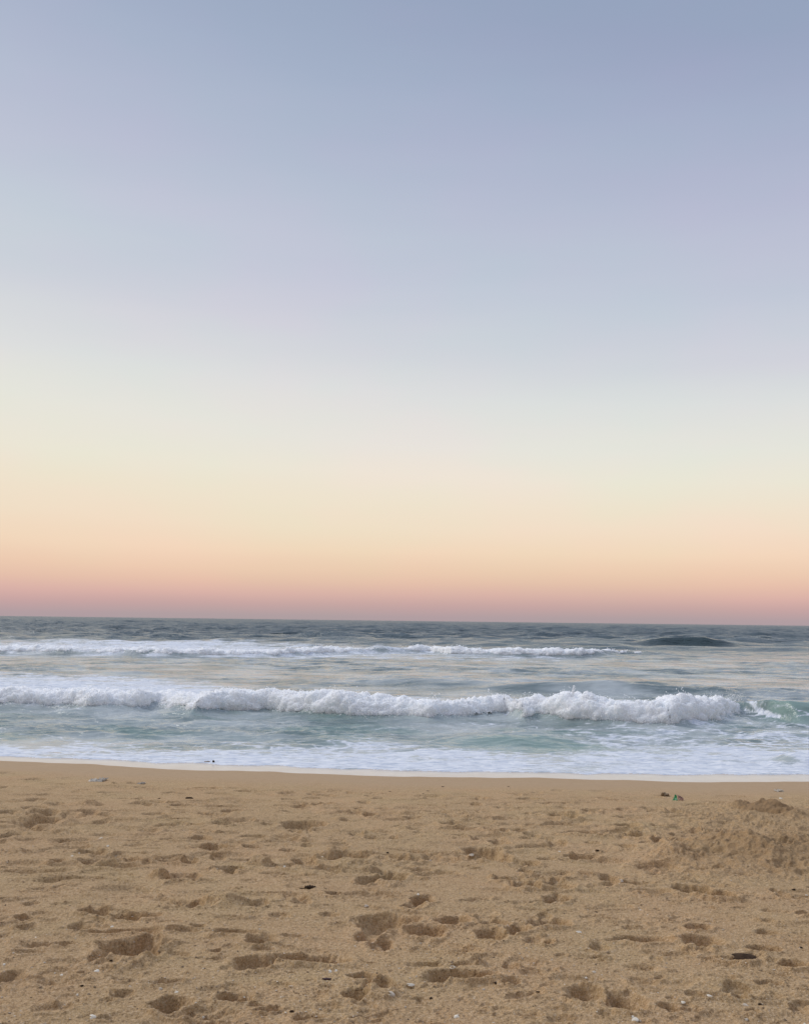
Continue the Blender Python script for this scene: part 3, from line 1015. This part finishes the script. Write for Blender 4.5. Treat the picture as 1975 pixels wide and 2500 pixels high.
def drops(name, pts, sizes, parent):
    base = np.array([(1, 0, 0), (-1, 0, 0), (0, 1, 0), (0, -1, 0), (0, 0, 1), (0, 0, -1)], float)
    f = np.array([(0, 2, 4), (2, 1, 4), (1, 3, 4), (3, 0, 4), (2, 0, 5), (1, 2, 5), (3, 1, 5), (0, 3, 5)])
    n = len(pts)
    j = 0.6 + 0.8 * rng.random((n, 6, 1))
    st = np.stack([0.8 + 0.7 * rng.random(n), np.ones(n), 0.7 + 0.7 * rng.random(n)], -1)[:, None, :]
    VV = pts[:, None, :] + base[None] * j * st * sizes[:, None, None]
    q = f[None] + 6 * np.arange(n)[:, None, None]
    ob = poly_mesh(name, VV.reshape(-1, 3), q.reshape(-1, 3), M_FOAM, smooth=True, parent=parent)
    return ob


xl = float(on_water(0, 1725)[0]) - 5.5
spec_near = [(0.9, 0.13), (0.36, 0.075), (0.17, 0.055), (0.08, 0.036), (0.04, 0.022)]
ynear = lambda x: np.interp(x, np.concatenate([[xl - 1], BX]), np.concatenate([[BY[0]], BY])) + 0.12
gapx = float(on_water(1200, 1752)[0])
o, P, nrm = roll('breaking_wave', xl, xe + 0.12, 1800, 150, ynear, lambda x: np.interp(x, _cx, _ch) * 1.15,
                 0.62, 1.9, spec_near, 3, endr=0.5,
               lift=lambda x: np.where(np.exp(-((x - gapx) / 0.62) ** 4) > 0.05, 0.16 * np.exp(-((x - gapx) / 0.62) ** 4) * (1 + 0.5 * pn(x / 0.11, x * 0, 8)) - 0.02, -9))
tag(o, 'thick white tumbling breaker, the nearest and tallest line of surf before the beach', 'breaking wave', 'breaking waves')
nt, nx = P.shape[:2]
# thrown water along the lip, the toe and the right end
k = 7500
ii = rng.integers(int(nt * 0.02), int(nt * 0.10), k)
jj = rng.integers(0, nx, k)
pts_a = P[ii, jj] + nrm[ii, jj] * (rng.random((k, 1)) ** 2.2 * 0.20) + rng.normal(size=(k, 3)) * 0.03
k = 6500
ii = rng.integers(int(nt * 0.36), int(nt * 0.60), k)
jj = rng.integers(0, nx, k)
jjx = P[ii, jj, 0]
hot = sst(0.0, 0.35, fbm(jjx / 0.7, jjx * 0, 2, 7) + 0.12 * (jjx > 3))
pts_b = P[ii, jj] + nrm[ii, jj] * (rng.random((k, 1)) ** 2.5 * (0.06 + 0.14 * hot)[:, None])
k = 450
pts_c = np.stack([xe - 0.02 + rng.normal(size=k) * 0.11, float(ynear(xe)) + 0.5 + rng.normal(size=k) * 0.25,
                  0.30 + rng.normal(size=k) * 0.15], -1)
sx_, sy_ = on_water(1413, 1766)
tt = rng.random(260)
pts_d = np.stack([sx_ + 0.05 * (tt - 0.5) + rng.normal(size=260) * 0.03 * (1.2 - tt), sy_ + 0.75 + rng.normal(size=260) * 0.04,
                  0.62 + 0.30 * tt], -1)
pts = np.concatenate([pts_a, pts_b, pts_c, pts_d])
pts[:, 2] = np.maximum(pts[:, 2], 0.02)
sz = 0.004 + 0.010 * rng.random(len(pts)) ** 2
d = drops('spray', pts, sz, o)
d['kind'] = 'stuff'

# the far line is two stretches of whitewater
spec_far = [(1.6, 0.22), (0.7, 0.14), (0.3, 0.08), (0.14, 0.04)]
yfl = lambda x: np.interp(x, *extend(FX, FY)) + 0.5
hfar = lambda x: 0.52 + 0.18 * pn(x / 4.0, x * 0 + 9, 3)
xa0, xa1 = float(on_water(-330, 1600)[0]), float(on_water(1030, 1597)[0])
o2, P2, n2 = roll('breaking_wave', xa0, xa1, 1100, 70, yfl, hfar, 0.8, 5.0, spec_far, 23, endr=3.5)
tag(o2, 'low distant line of white surf reaching the left edge, beyond the near breaker', 'breaking wave', 'breaking waves')
xb0, xb1 = float(on_water(950, 1596)[0]), float(on_water(1640, 1604)[0])
o3, P3, n3 = roll('breaking_wave', xb0, xb1, 520, 70, yfl, lambda x: 0.66 + 0.22 * pn(x / 2.5, x * 0 + 9, 13), 0.7, 3.0,
                  spec_far[1:], 29, endr=8, endl=2.5)
tag(o3, 'short distant patch of white surf right of centre, left of the lone dark swell', 'breaking wave', 'breaking waves')
for ob, PP, nn, kk in ((o2, P2, n2, 1500), (o3, P3, n3, 700)):
    ii = rng.integers(2, int(PP.shape[0] * 0.6), kk)
    jj = rng.integers(0, PP.shape[1], kk)
    pt = PP[ii, jj] + nn[ii, jj] * (rng.random((kk, 1)) ** 2 * 0.2)
    d = drops('spray', pt, 0.012 + 0.02 * rng.random(kk), ob)
    d['kind'] = 'stuff'

# ------------------------------------------------------------------ shells, wrack and litter on the sand
def rock_obj(name, loc, sx, sy, sz_, mat, seed, rough=0.35, rot=0.0, parent=None, sub=2, tilt=0.0):
    me = bpy.data.meshes.new(name)
    import bmesh
    bm = bmesh.new()
    bmesh.ops.create_icosphere(bm, subdivisions=sub, radius=1.0)
    r = np.random.default_rng(seed)
    offv = r.random(3) * 50
    co = np.array([v.co[:] for v in bm.verts])
    dd = 1 + rough * (pn3(co[:, 0] * 1.3 + offv[0], co[:, 1] * 1.3 + offv[1], co[:, 2] * 1.3 + offv[2], 3) * 2
                      + pn3(co[:, 0] * 3 + offv[0], co[:, 1] * 3, co[:, 2] * 3 + offv[2], 5))
    co = co * dd[:, None] * np.array([sx, sy, sz_])
    for v, c_ in zip(bm.verts, co):
        v.co = c_
    bm.to_mesh(me)
    bm.free()
    me.polygons.foreach_set('use_smooth', [sub > 2] * len(me.polygons))
    me.materials.append(mat)
    ob = bpy.data.objects.new(name, me)
    scene.collection.objects.link(ob)
    ob.location = loc
    ob.rotation_euler = (tilt, 0, rot)
    if parent is not None:
        ob.parent = parent
    return ob


def shell_obj(loc, size, mat, seed, rot, aspect=1.3, tilt=0.35, ring=False):
    """broken bivalve: a ribbed, domed fan of shell with a ragged lip"""
    r = np.random.default_rng(seed)
    nr_, na = 8, 26
    V_, Q = [], []
    cut = r.uniform(0.75, 1.0)
    for k_ in range(2):                       # outer and inner skin
        for i in range(nr_):
            q_ = i / (nr_ - 1)
            if ring:
                q_ = 0.62 + 0.38 * q_
            for j in range(na):
                a_ = -math.pi * cut + 2 * math.pi * cut * j / (na - 1)
                rad = size * q_ * (1 + 0.10 * math.sin(a_ * 3 + seed) + (0.05 * math.sin(a_ * 11 + seed) if i == nr_ - 1 else 0))
                dome = size * 0.42 * (1 - q_ ** 2) * (1 + 0.05 * math.cos(a_ * 14))
                if ring:
                    dome = size * 0.3 * math.sin((q_ - 0.62) / 0.38 * math.pi)
                V_.append((rad * math.cos(a_) * aspect, rad * math.sin(a_), dome - k_ * size * 0.10))
    V_ = np.array(V_)
    idx = lambda k_, i, j: k_ * nr_ * na + i * na + j
    for i in range(nr_ - 1):
        for j in range(na - 1):
            Q.append((idx(0, i, j), idx(0, i + 1, j), idx(0, i + 1, j + 1), idx(0, i, j + 1)))
            Q.append((idx(1, i, j), idx(1, i, j + 1), idx(1, i + 1, j + 1), idx(1, i + 1, j)))
    for j in range(na - 1):
        Q.append((idx(0, nr_ - 1, j), idx(1, nr_ - 1, j), idx(1, nr_ - 1, j + 1), idx(0, nr_ - 1, j + 1)))
    ob = poly_mesh('shell', V_, np.array(Q), mat)
    ob.location = loc
    ob.rotation_euler = (tilt, r.uniform(-0.2, 0.2), rot)
    return ob


G_SH = 'white shell pieces lying on the sand'
# px, py, width in photo px, tone, kind, label
SHELLS = [
    (1413, 2278, 13, 0, 'd', 'round bright white shell alone on open sand right of centre'),
    (1104, 2363, 12, 0, 'r', 'ring shaped pale shell with a dark hollow, between the centre prints and the right pits'),
    (1003, 2407, 20, 0, 'l', 'long white shell lying aslant, right of the deep twin footprint'),
    (955, 2430, 16, 1, 'd', 'dull cream shell half buried on the rim of the deep twin footprint'),
    (1114, 2484, 12, 0, 'd', 'white shell near the bottom edge, below the long slanting shell'),
    (1550, 2491, 15, 0, 'd', 'broad bright white shell at the bottom edge, largest of its little pile'),
    (1543, 2481, 9, 0, 'd', 'small cream shell just above the broad shell of the bottom pile'),
    (1562, 2495, 9, 1, 'l', 'thin pale shell sliver just right of the broad shell of the bottom pile'),
    (1731, 2430, 13, 0, 'l', 'white slanting shell bit left of the drag mark at lower right'),
    (1667, 2450, 9, 0, 'd', 'small round white shell between the bottom pile and the drag mark'),
    (1819, 2455, 13, 1, 'l', 'cream shell chip below the drag mark at lower right'),
    (1829, 2342, 13, 0, 'd', 'white shell just behind the dark shaded hollow at lower right'),
    (236, 2374, 13, 0, 'd', 'flat white shell in the grit at lower left'),
    (431, 2423, 9, 0, 'd', 'bright white shell up and left of the sharp pointed pit'),
    (392, 2415, 9, 1, 'd', 'cream shell just left of the bright shell near the pointed pit'),
    (226, 2485, 15, 0, 'd', 'white oval shell at the bottom edge on the left'),
    (151, 2381, 7, 0, 'd', 'tiny white shell left of the flat shell in the lower left grit'),
    (785, 2090, 11, 0, 'd', 'white shell at the left tip of the long deep print in mid beach'),
    (1151, 2094, 11, 1, 'd', 'cream shell on the near rim of the double print right of centre'),
    (694, 2118, 7, 0, 'd', 'tiny white shell below and left of the long deep print'),
    (1050, 2101, 8, 1, 'l', 'thin pale shell on the lip of a shallow print in mid beach'),
    (1365, 2080, 6, 0, 'd', 'tiny white shell speck on smooth sand left of the big heap'),
    (1951, 2193, 8, 0, 'd', 'white shell by the right edge below the big heap'),
    (1968, 2189, 8, 0, 'l', 'white shell sliver touching the right edge below the big heap'),
    (176, 2091, 7, 0, 'd', 'small white shell on the left under the low left prints'),
    (263, 2066, 7, 0, 'd', 'small white shell above the long thin print on the left'),
    (247, 2047, 7, 0, 'd', 'topmost of the small white shells on the left side'),
    (193, 2084, 6, 1, 'd', 'dull shell speck right next to a small white shell on the left'),
    (894, 2214, 10, 1, 'd', 'cream shell left of the small double pit in the centre'),
    (1020, 2184, 7, 0, 'd', 'tiny white shell above the small double pit in the centre'),
    (820, 2371, 8, 0, 'd', 'tiny white shell, right one of a pair above the twin footprint'),
    (805, 2373, 10, 0, 'd', 'white shell, left one of a pair above the twin footprint'),
    (710, 2411, 11, 1, 'd', 'pale oval shell left of the dark purple bark strip'),
    (1180, 2417, 7, 1, 'd', 'cream shell bead right of the long slanting shell'),
    (1284, 2384, 8, 1, 'd', 'pale shell under the long shallow furrow right of centre'),
    (1563, 2222, 5, 0, 'd', 'tiny white shell speck below the long dark print of the right side'),
    (1450, 2374, 9, 1, 'd', 'flat cream shell below the curved furrow on the right'),
    (1430, 2389, 6, 0, 'd', 'tiny white shell under the flat cream shell on the right'),
    (1821, 2490, 8, 1, 'd', 'cream shell at the bottom edge in the right corner'),
    (1516, 2152, 11, 1, 'd', 'cream shell right of the oval print left of the big heap'),
    (498, 2483, 8, 1, 'd', 'cream shell at the bottom edge below the sharp pointed pit'),
    (274, 2263, 7, 0, 'd', 'tiny white shell above the big slanting pit on the left'),
    (537, 2272, 6, 0, 'd', 'tiny white shell on the furrow left of centre'),
    (189, 2428, 6, 0, 'd', 'tiny white shell in the grit above the oval shell at the left'),
    (10, 2356, 7, 0, 'd', 'white shell touching the left edge of the beach'),
    (1905, 1950, 7, 0, 'd', 'pale shell sticking up beyond the small dark heap on the right'),
]
for i, (px, py, w, tone, kd, lab) in enumerate(SHELLS):
    x, y, z = hit(px, py)
    s = 0.5 * w / FPX * math.hypot(x, y)
    mt = M_SHELLP if tone else M_SHELL
    asp = 2.0 if kd == 'l' else 1.25
    o = shell_obj((x, y, z + s * 0.18), s / (asp if kd == 'l' else 1.15), mt, i + 5,
                  random.uniform(-0.5, 0.3) if kd != 'l' else random.choice((-0.5, 0.4)), asp, random.uniform(0.3, 0.7), kd == 'r')
    tag(o, lab, 'shell', G_SH)

G_WR = 'dark bits of wrack on the sand'
WRACK = [
    (462, 1950, 22, 8, 'dark clump of seaweed on the upper left sand, largest of the far bits'),
    (389, 1950, 8, 4, 'tiny dark bit left of the large dark clump near the water'),
    (1044, 1932, 8, 4, 'dark bit on the damp sand near the water, rightmost of the three in the centre'),
    (1033, 1938, 6, 3, 'dark speck just below the rightmost centre bit near the water'),
    (952, 1933, 6, 3, 'dark speck on damp sand near the water, leftmost of the centre bits'),
    (1081, 1921, 8, 3, 'dark flat bit closest to the water right of the centre'),
    (1241, 1921, 7, 3, 'dark speck close to the water between centre and green wrapper'),
    (946, 2091, 9, 5, 'dark pellet between two deep prints in mid beach'),
    (1110, 2084, 16, 4, 'dark thin scrap left of the double print right of centre'),
    (1209, 2401, 7, 6, 'small round dark pebble under the long furrow'),
    (1454, 2228, 14, 5, 'dark twig bit on plain sand right of centre'),
    (1313, 2422, 12, 5, 'dark flat scrap at the bottom right of the long furrow'),
    (713, 2470, 12, 8, 'dark lump at the bottom left of the twin footprint'),
    (1052, 2438, 9, 8, 'black pebble with a pale rim right of the twin footprint'),
    (1954, 2314, 9, 5, 'dark bit by the right edge beyond the dark shaded hollow at lower right'),
    (1854, 2452, 10, 6, 'dark pebble at lower right beside the drag mark'),
    (201, 2407, 9, 6, 'dark pellet in the lower left grit'),
    (272, 2346, 10, 5, 'dark pellet just below the big slanting pit on the left'),
    (308, 2349, 9, 4, 'dark grain right of the pellet below the big slanting pit'),
    (1936, 2172, 11, 4, 'dark scrap at the foot of the big heap near the right edge'),
    (1457, 2076, 11, 4, 'dark crumb left of the deep prints beside the big heap'),
]
for i, (px, py, w, h, lab) in enumerate(WRACK):
    x, y, z = hit(px, py)
    q = math.hypot(x, y) / FPX * 0.40
    hz = max(h * q * 0.8, 0.004)
    o = rock_obj('wrack_bit', (x, y, z + hz * 0.35), w * q, max(h * q * 1.2, 0.4 * w * q), hz, M_DARK, 100 + i, 0.5,
                 random.uniform(-0.3, 0.3))
    tag(o, lab, 'seaweed bit', G_WR)


def sheet(name, pts, thick, mat, parent, tess=None):
    """crumpled thin sheet with thickness from an outline grid of points"""
    P_ = np.array(pts, float)
    nr_, nc_ = P_.shape[:2]
    V1 = P_.reshape(-1, 3)
    nrm_ = np.cross(np.gradient(P_, axis=1), np.gradient(P_, axis=0)).reshape(-1, 3)
    nrm_ /= np.linalg.norm(nrm_, axis=1)[:, None] + 1e-9
    V2 = V1 - nrm_ * thick
    idx = np.arange(nr_ * nc_).reshape(nr_, nc_)
    q = np.stack([idx[:-1, :-1], idx[:-1, 1:], idx[1:, 1:], idx[1:, :-1]], -1).reshape(-1, 4)
    q2 = q[:, ::-1] + nr_ * nc_
    rim = list(idx[0, :]) + list(idx[1:, -1]) + list(idx[-1, ::-1][1:]) + list(idx[::-1, 0][1:])
    q3 = np.array([(a_, b_, b_ + nr_ * nc_, a_ + nr_ * nc_) for a_, b_ in zip(rim[:-1], rim[1:])])
    return poly_mesh(name, np.concatenate([V1, V2]), np.concatenate([q, q2, q3]), mat, smooth=False, parent=parent)


# crumpled wrapper, green end propped up and faded brown end
x, y, z = hit(1655, 1955)
q = math.hypot(x, y) / FPX
wr = empty('wrapper', (x, y, z))
tag(wr, 'crumpled green and brown wrapper on the damp sand left of the small dark heap', 'wrapper')


def crumple(u, v, amp, sd):
    return amp * float(pn(np.array(u * 2.3 + sd), np.array(v * 2.3), 5)) + amp * 0.5 * float(pn(np.array(u * 5.3), np.array(v * 5.3 + sd), 6))


g = []
for i in range(9):
    v_ = i / 8
    row = []
    for j in range(9):
        u_ = j / 8
        xx = (-14 + 13 * u_ + 9.5 * v_ * (1 - u_)) * q
        row.append((xx, (0.5 + 9 * v_) * q + crumple(u_ * 3, v_ * 3, 3 * q, 1), (0.2 + 11.5 * v_ * (0.35 + 0.65 * (1 - (1 - u_) * (1 - v_)))) * q + crumple(u_ * 3, v_ * 3, 2 * q, 4)))
    g.append(row)
sheet('green_end', g, 0.4 * q, M_GREEN, wr)
g = []
for i in range(5):
    g.append([((-8.5 + 4.5 * j / 4 + 2.0 * i / 4) * q, (-0.3 + 3.0 * i / 4) * q + crumple(i, j, q, 8), (1.0 + 4.5 * i / 4) * q) for j in range(5)])
sheet('printed_patch', g, 0.3 * q, M_GREENL, wr)
g = []
for i in range(8):
    v_ = i / 7
    g.append([((0.2 + 13 * (j / 8)) * q, (1 + 7 * v_) * q + crumple(j / 2.5, v_ * 3, 3.5 * q, 11),
               (1.6 + (10.5 - 5.5 * j / 8) * v_ - 0.8 * (j / 8)) * q + crumple(j / 2.5, v_ * 3, 2.5 * q, 13)) for j in range(9)])
sheet('brown_end', g, 0.4 * q, M_BROWNP, wr)

# grey-brown crumpled lump beside it
x, y, z = hit(1621, 1942)
q = math.hypot(x, y) / FPX
o = rock_obj('sand_clod', (x, y, z + 1.5 * q), 7.5 * q, 5 * q, 4.5 * q, M_LUMP, 77, 0.5, sub=3)
tag(o, 'grey brown rounded lump up and left of the green wrapper', 'clod')

# washed-up pale plastic shreds
for (px, py, w, lab, sd) in ((238, 1907, 34, 'torn white plastic shred spread flat near the water on the left', 3),
                             (1900, 1932, 17, 'bright white plastic scrap near the water beyond the small dark heap', 9),
                             (345, 1914, 16, 'thin pale plastic strip right of the torn white shred', 14)):
    x, y, z = hit(px, py)
    q = math.hypot(x, y) / FPX
    e = empty('plastic_scrap', (x, y, z))
    tag(e, lab, 'plastic scrap', 'pale plastic litter near the water')
    for nm, ox_, oz_, ww, k_ in (('torn_sheet', 0.0, 0.0, 1.0, 0), ('loose_strip', 0.25, 0.8, 0.55, 5)):
        g = []
        for i in range(7):
            v_ = i / 6 - 0.5
            g.append([((ox_ + ww * (j / 14 - 0.5)) * w * q, v_ * w * q * 0.9 * (0.6 + 0.8 * abs(math.sin(j * 0.7 + sd + k_))) + (0.2 if k_ else 0) * w * q,
                       (1.6 + oz_) * q + max(-0.8 * q, crumple(j / 3.0, v_ * 4 + k_, (5 if w > 20 else 3.5) * q, sd))) for j in range(15)])
        sheet(nm, g, 0.35 * q, M_PLAST, e)

# splinter of driftwood
x, y, z = hit(757, 2168)
q = math.hypot(x, y) / FPX
e = empty('driftwood', (x, y, z))
tag(e, 'dark brown splintered driftwood chip lying flat left of the deep centre pit', 'driftwood')


def stick(name, x0, x1, r0, y_, z_, mat, parent, sd):
    n_, k_ = 14, 8
    P_ = []
    for i in range(n_):
        t_ = i / (n_ - 1)
        rr_ = r0 * (0.55 + 0.45 * math.sin(math.pi * min(max(t_, 0.06), 0.94))) * (1 + 0.25 * math.sin(i * 2.1 + sd))
        P_.append([((x0 + (x1 - x0) * t_ + (0.8 * math.sin(a_ * 3 + sd) if i in (0, n_ - 1) else 0)) * q,
                    (y_ + rr_ * 1.5 * math.cos(a_) + 0.6 * math.sin(i * 0.9 + sd)) * q, (z_ + rr_ * math.sin(a_) * (1 + 0.2 * math.sin(a_ * 5 + i))) * q)
                   for a_ in [2 * math.pi * j / k_ for j in range(k_ + 1)]])
    return grid_part(name, np.array(P_), mat, parent)


def grid_part(name, P_, mat, parent):
    nr_, nc_ = P_.shape[:2]
    idx = np.arange(nr_ * nc_).reshape(nr_, nc_)
    qd = np.stack([idx[:-1, :-1], idx[:-1, 1:], idx[1:, 1:], idx[1:, :-1]], -1).reshape(-1, 4)
    return poly_mesh(name, P_.reshape(-1, 3), qd, mat, smooth=False, parent=parent)


stick('wood_chip', -12, 13, 3.6, 0, 3.2, M_DARK, e, 1)
stick('splinter', 10, 28, 0.9, -2, 0.9, M_DARK, e, 4)
stick('splinter', -24, -9, 1.0, -2.5, 0.9, M_DARK, e, 7)

# dark slab added to give the shade inside this hollow
x, y, z = hit(1810, 2352)
q = math.hypot(x, y) / FPX
o = rock_obj('driftwood', (x, y, z - 1.5 * q), 37 * q, 17 * q, 9.5 * q, M_HOLLOW, 514, 0.07, -0.03, sub=4)
tag(o, 'dark lens shaped piece added for the shade of a hollow in the sand at lower right', 'driftwood')

x, y, z = hit(798, 2392)
q = math.hypot(x, y) / FPX
e = empty('bark_strip', (x, y, z))
tag(e, 'short dark purple strip of bark on coarse sand above and left of the twin footprint', 'bark strip')
stick('bark', -10, 10, 2.3, 0, 2.0, M_PURP, e, 2)
stick('bark_tip', -11.5, -8.5, 1.2, -2, 1.0, M_PURP, e, 5)

# dark bit afloat in the last of the foam
x, y = on_water(522, 1864)
o = rock_obj('floating_wrack', (x, y, 0.03), 0.022, 0.02, 0.028, M_DARK, 300, 0.6)
tag(o, 'dark bit of seaweed caught in the shore foam left of centre', 'seaweed bit')
x, y = on_water(507, 1863)
o = rock_obj('floating_wrack', (x, y, 0.025), 0.05, 0.03, 0.012, M_LUMP, 301, 0.6)
tag(o, 'brown smear of seaweed just left of the dark bit in the shore foam', 'seaweed bit')


# grit: shell crumbs and dark grains nobody could count
def grit(name, n, mat, smin, smax, label, seed):
    r = np.random.default_rng(seed)
    yv = 1.0 / r.uniform(1 / 12.0, 1 / 3.7, n * 3)
    xv = r.uniform(-0.55, 0.55, n * 3) * (yv + UC)
    dens = 0.25 + 0.9 * sst(-0.1, 0.4, fbm(xv * 0.9, yv * 0.9, 3, 311)) + 0.4 * (yv < 6)
    kp = (r.random(n * 3) < dens * 0.6) & (yshore(xv) - yv > 2.3)
    xv, yv = xv[kp][:n], yv[kp][:n]
    zv = np.array([ground_h(a_, b_) for a_, b_ in zip(xv, yv)])
    s_ = smin + (smax - smin) * r.random(len(xv)) ** 4
    base = np.array([(1, 0, 0), (-1, 0, 0), (0, 1, 0), (0, -1, 0), (0, 0, .5), (0, 0, -.5)], float)
    f = np.array([(0, 2, 4), (2, 1, 4), (1, 3, 4), (3, 0, 4), (2, 0, 5), (1, 2, 5), (3, 1, 5), (0, 3, 5)])
    a_ = r.random(len(xv)) * 6.28
    R = np.stack([np.stack([np.cos(a_), -np.sin(a_)], -1), np.stack([np.sin(a_), np.cos(a_)], -1)], 1)
    j = (0.4 + 1.0 * r.random((len(xv), 6, 1)))
    B = base[None] * j
    B[..., :2] = np.einsum('nij,nkj->nki', R, B[..., :2])
    VV = np.stack([xv, yv, zv + s_ * 0.2], -1)[:, None] + B * s_[:, None, None]
    q_ = f[None] + 6 * np.arange(len(xv))[:, None, None]
    ob = poly_mesh(name, VV.reshape(-1, 3), q_.reshape(-1, 3), mat, smooth=False)
    tag(ob, label, 'grit', kind='stuff')


grit('shell_grit', 5000, M_SHELLP, 0.0016, 0.008, 'pale shell crumbs strewn all over the coarse sand', 401)
grit('white_grit', 900, M_SHELL, 0.0018, 0.009, 'white shell crumbs strewn over the coarse sand', 402)
grit('dark_grit', 2600, M_LUMP, 0.002, 0.011, 'dark grains and crumbs strewn over the coarse sand', 403)
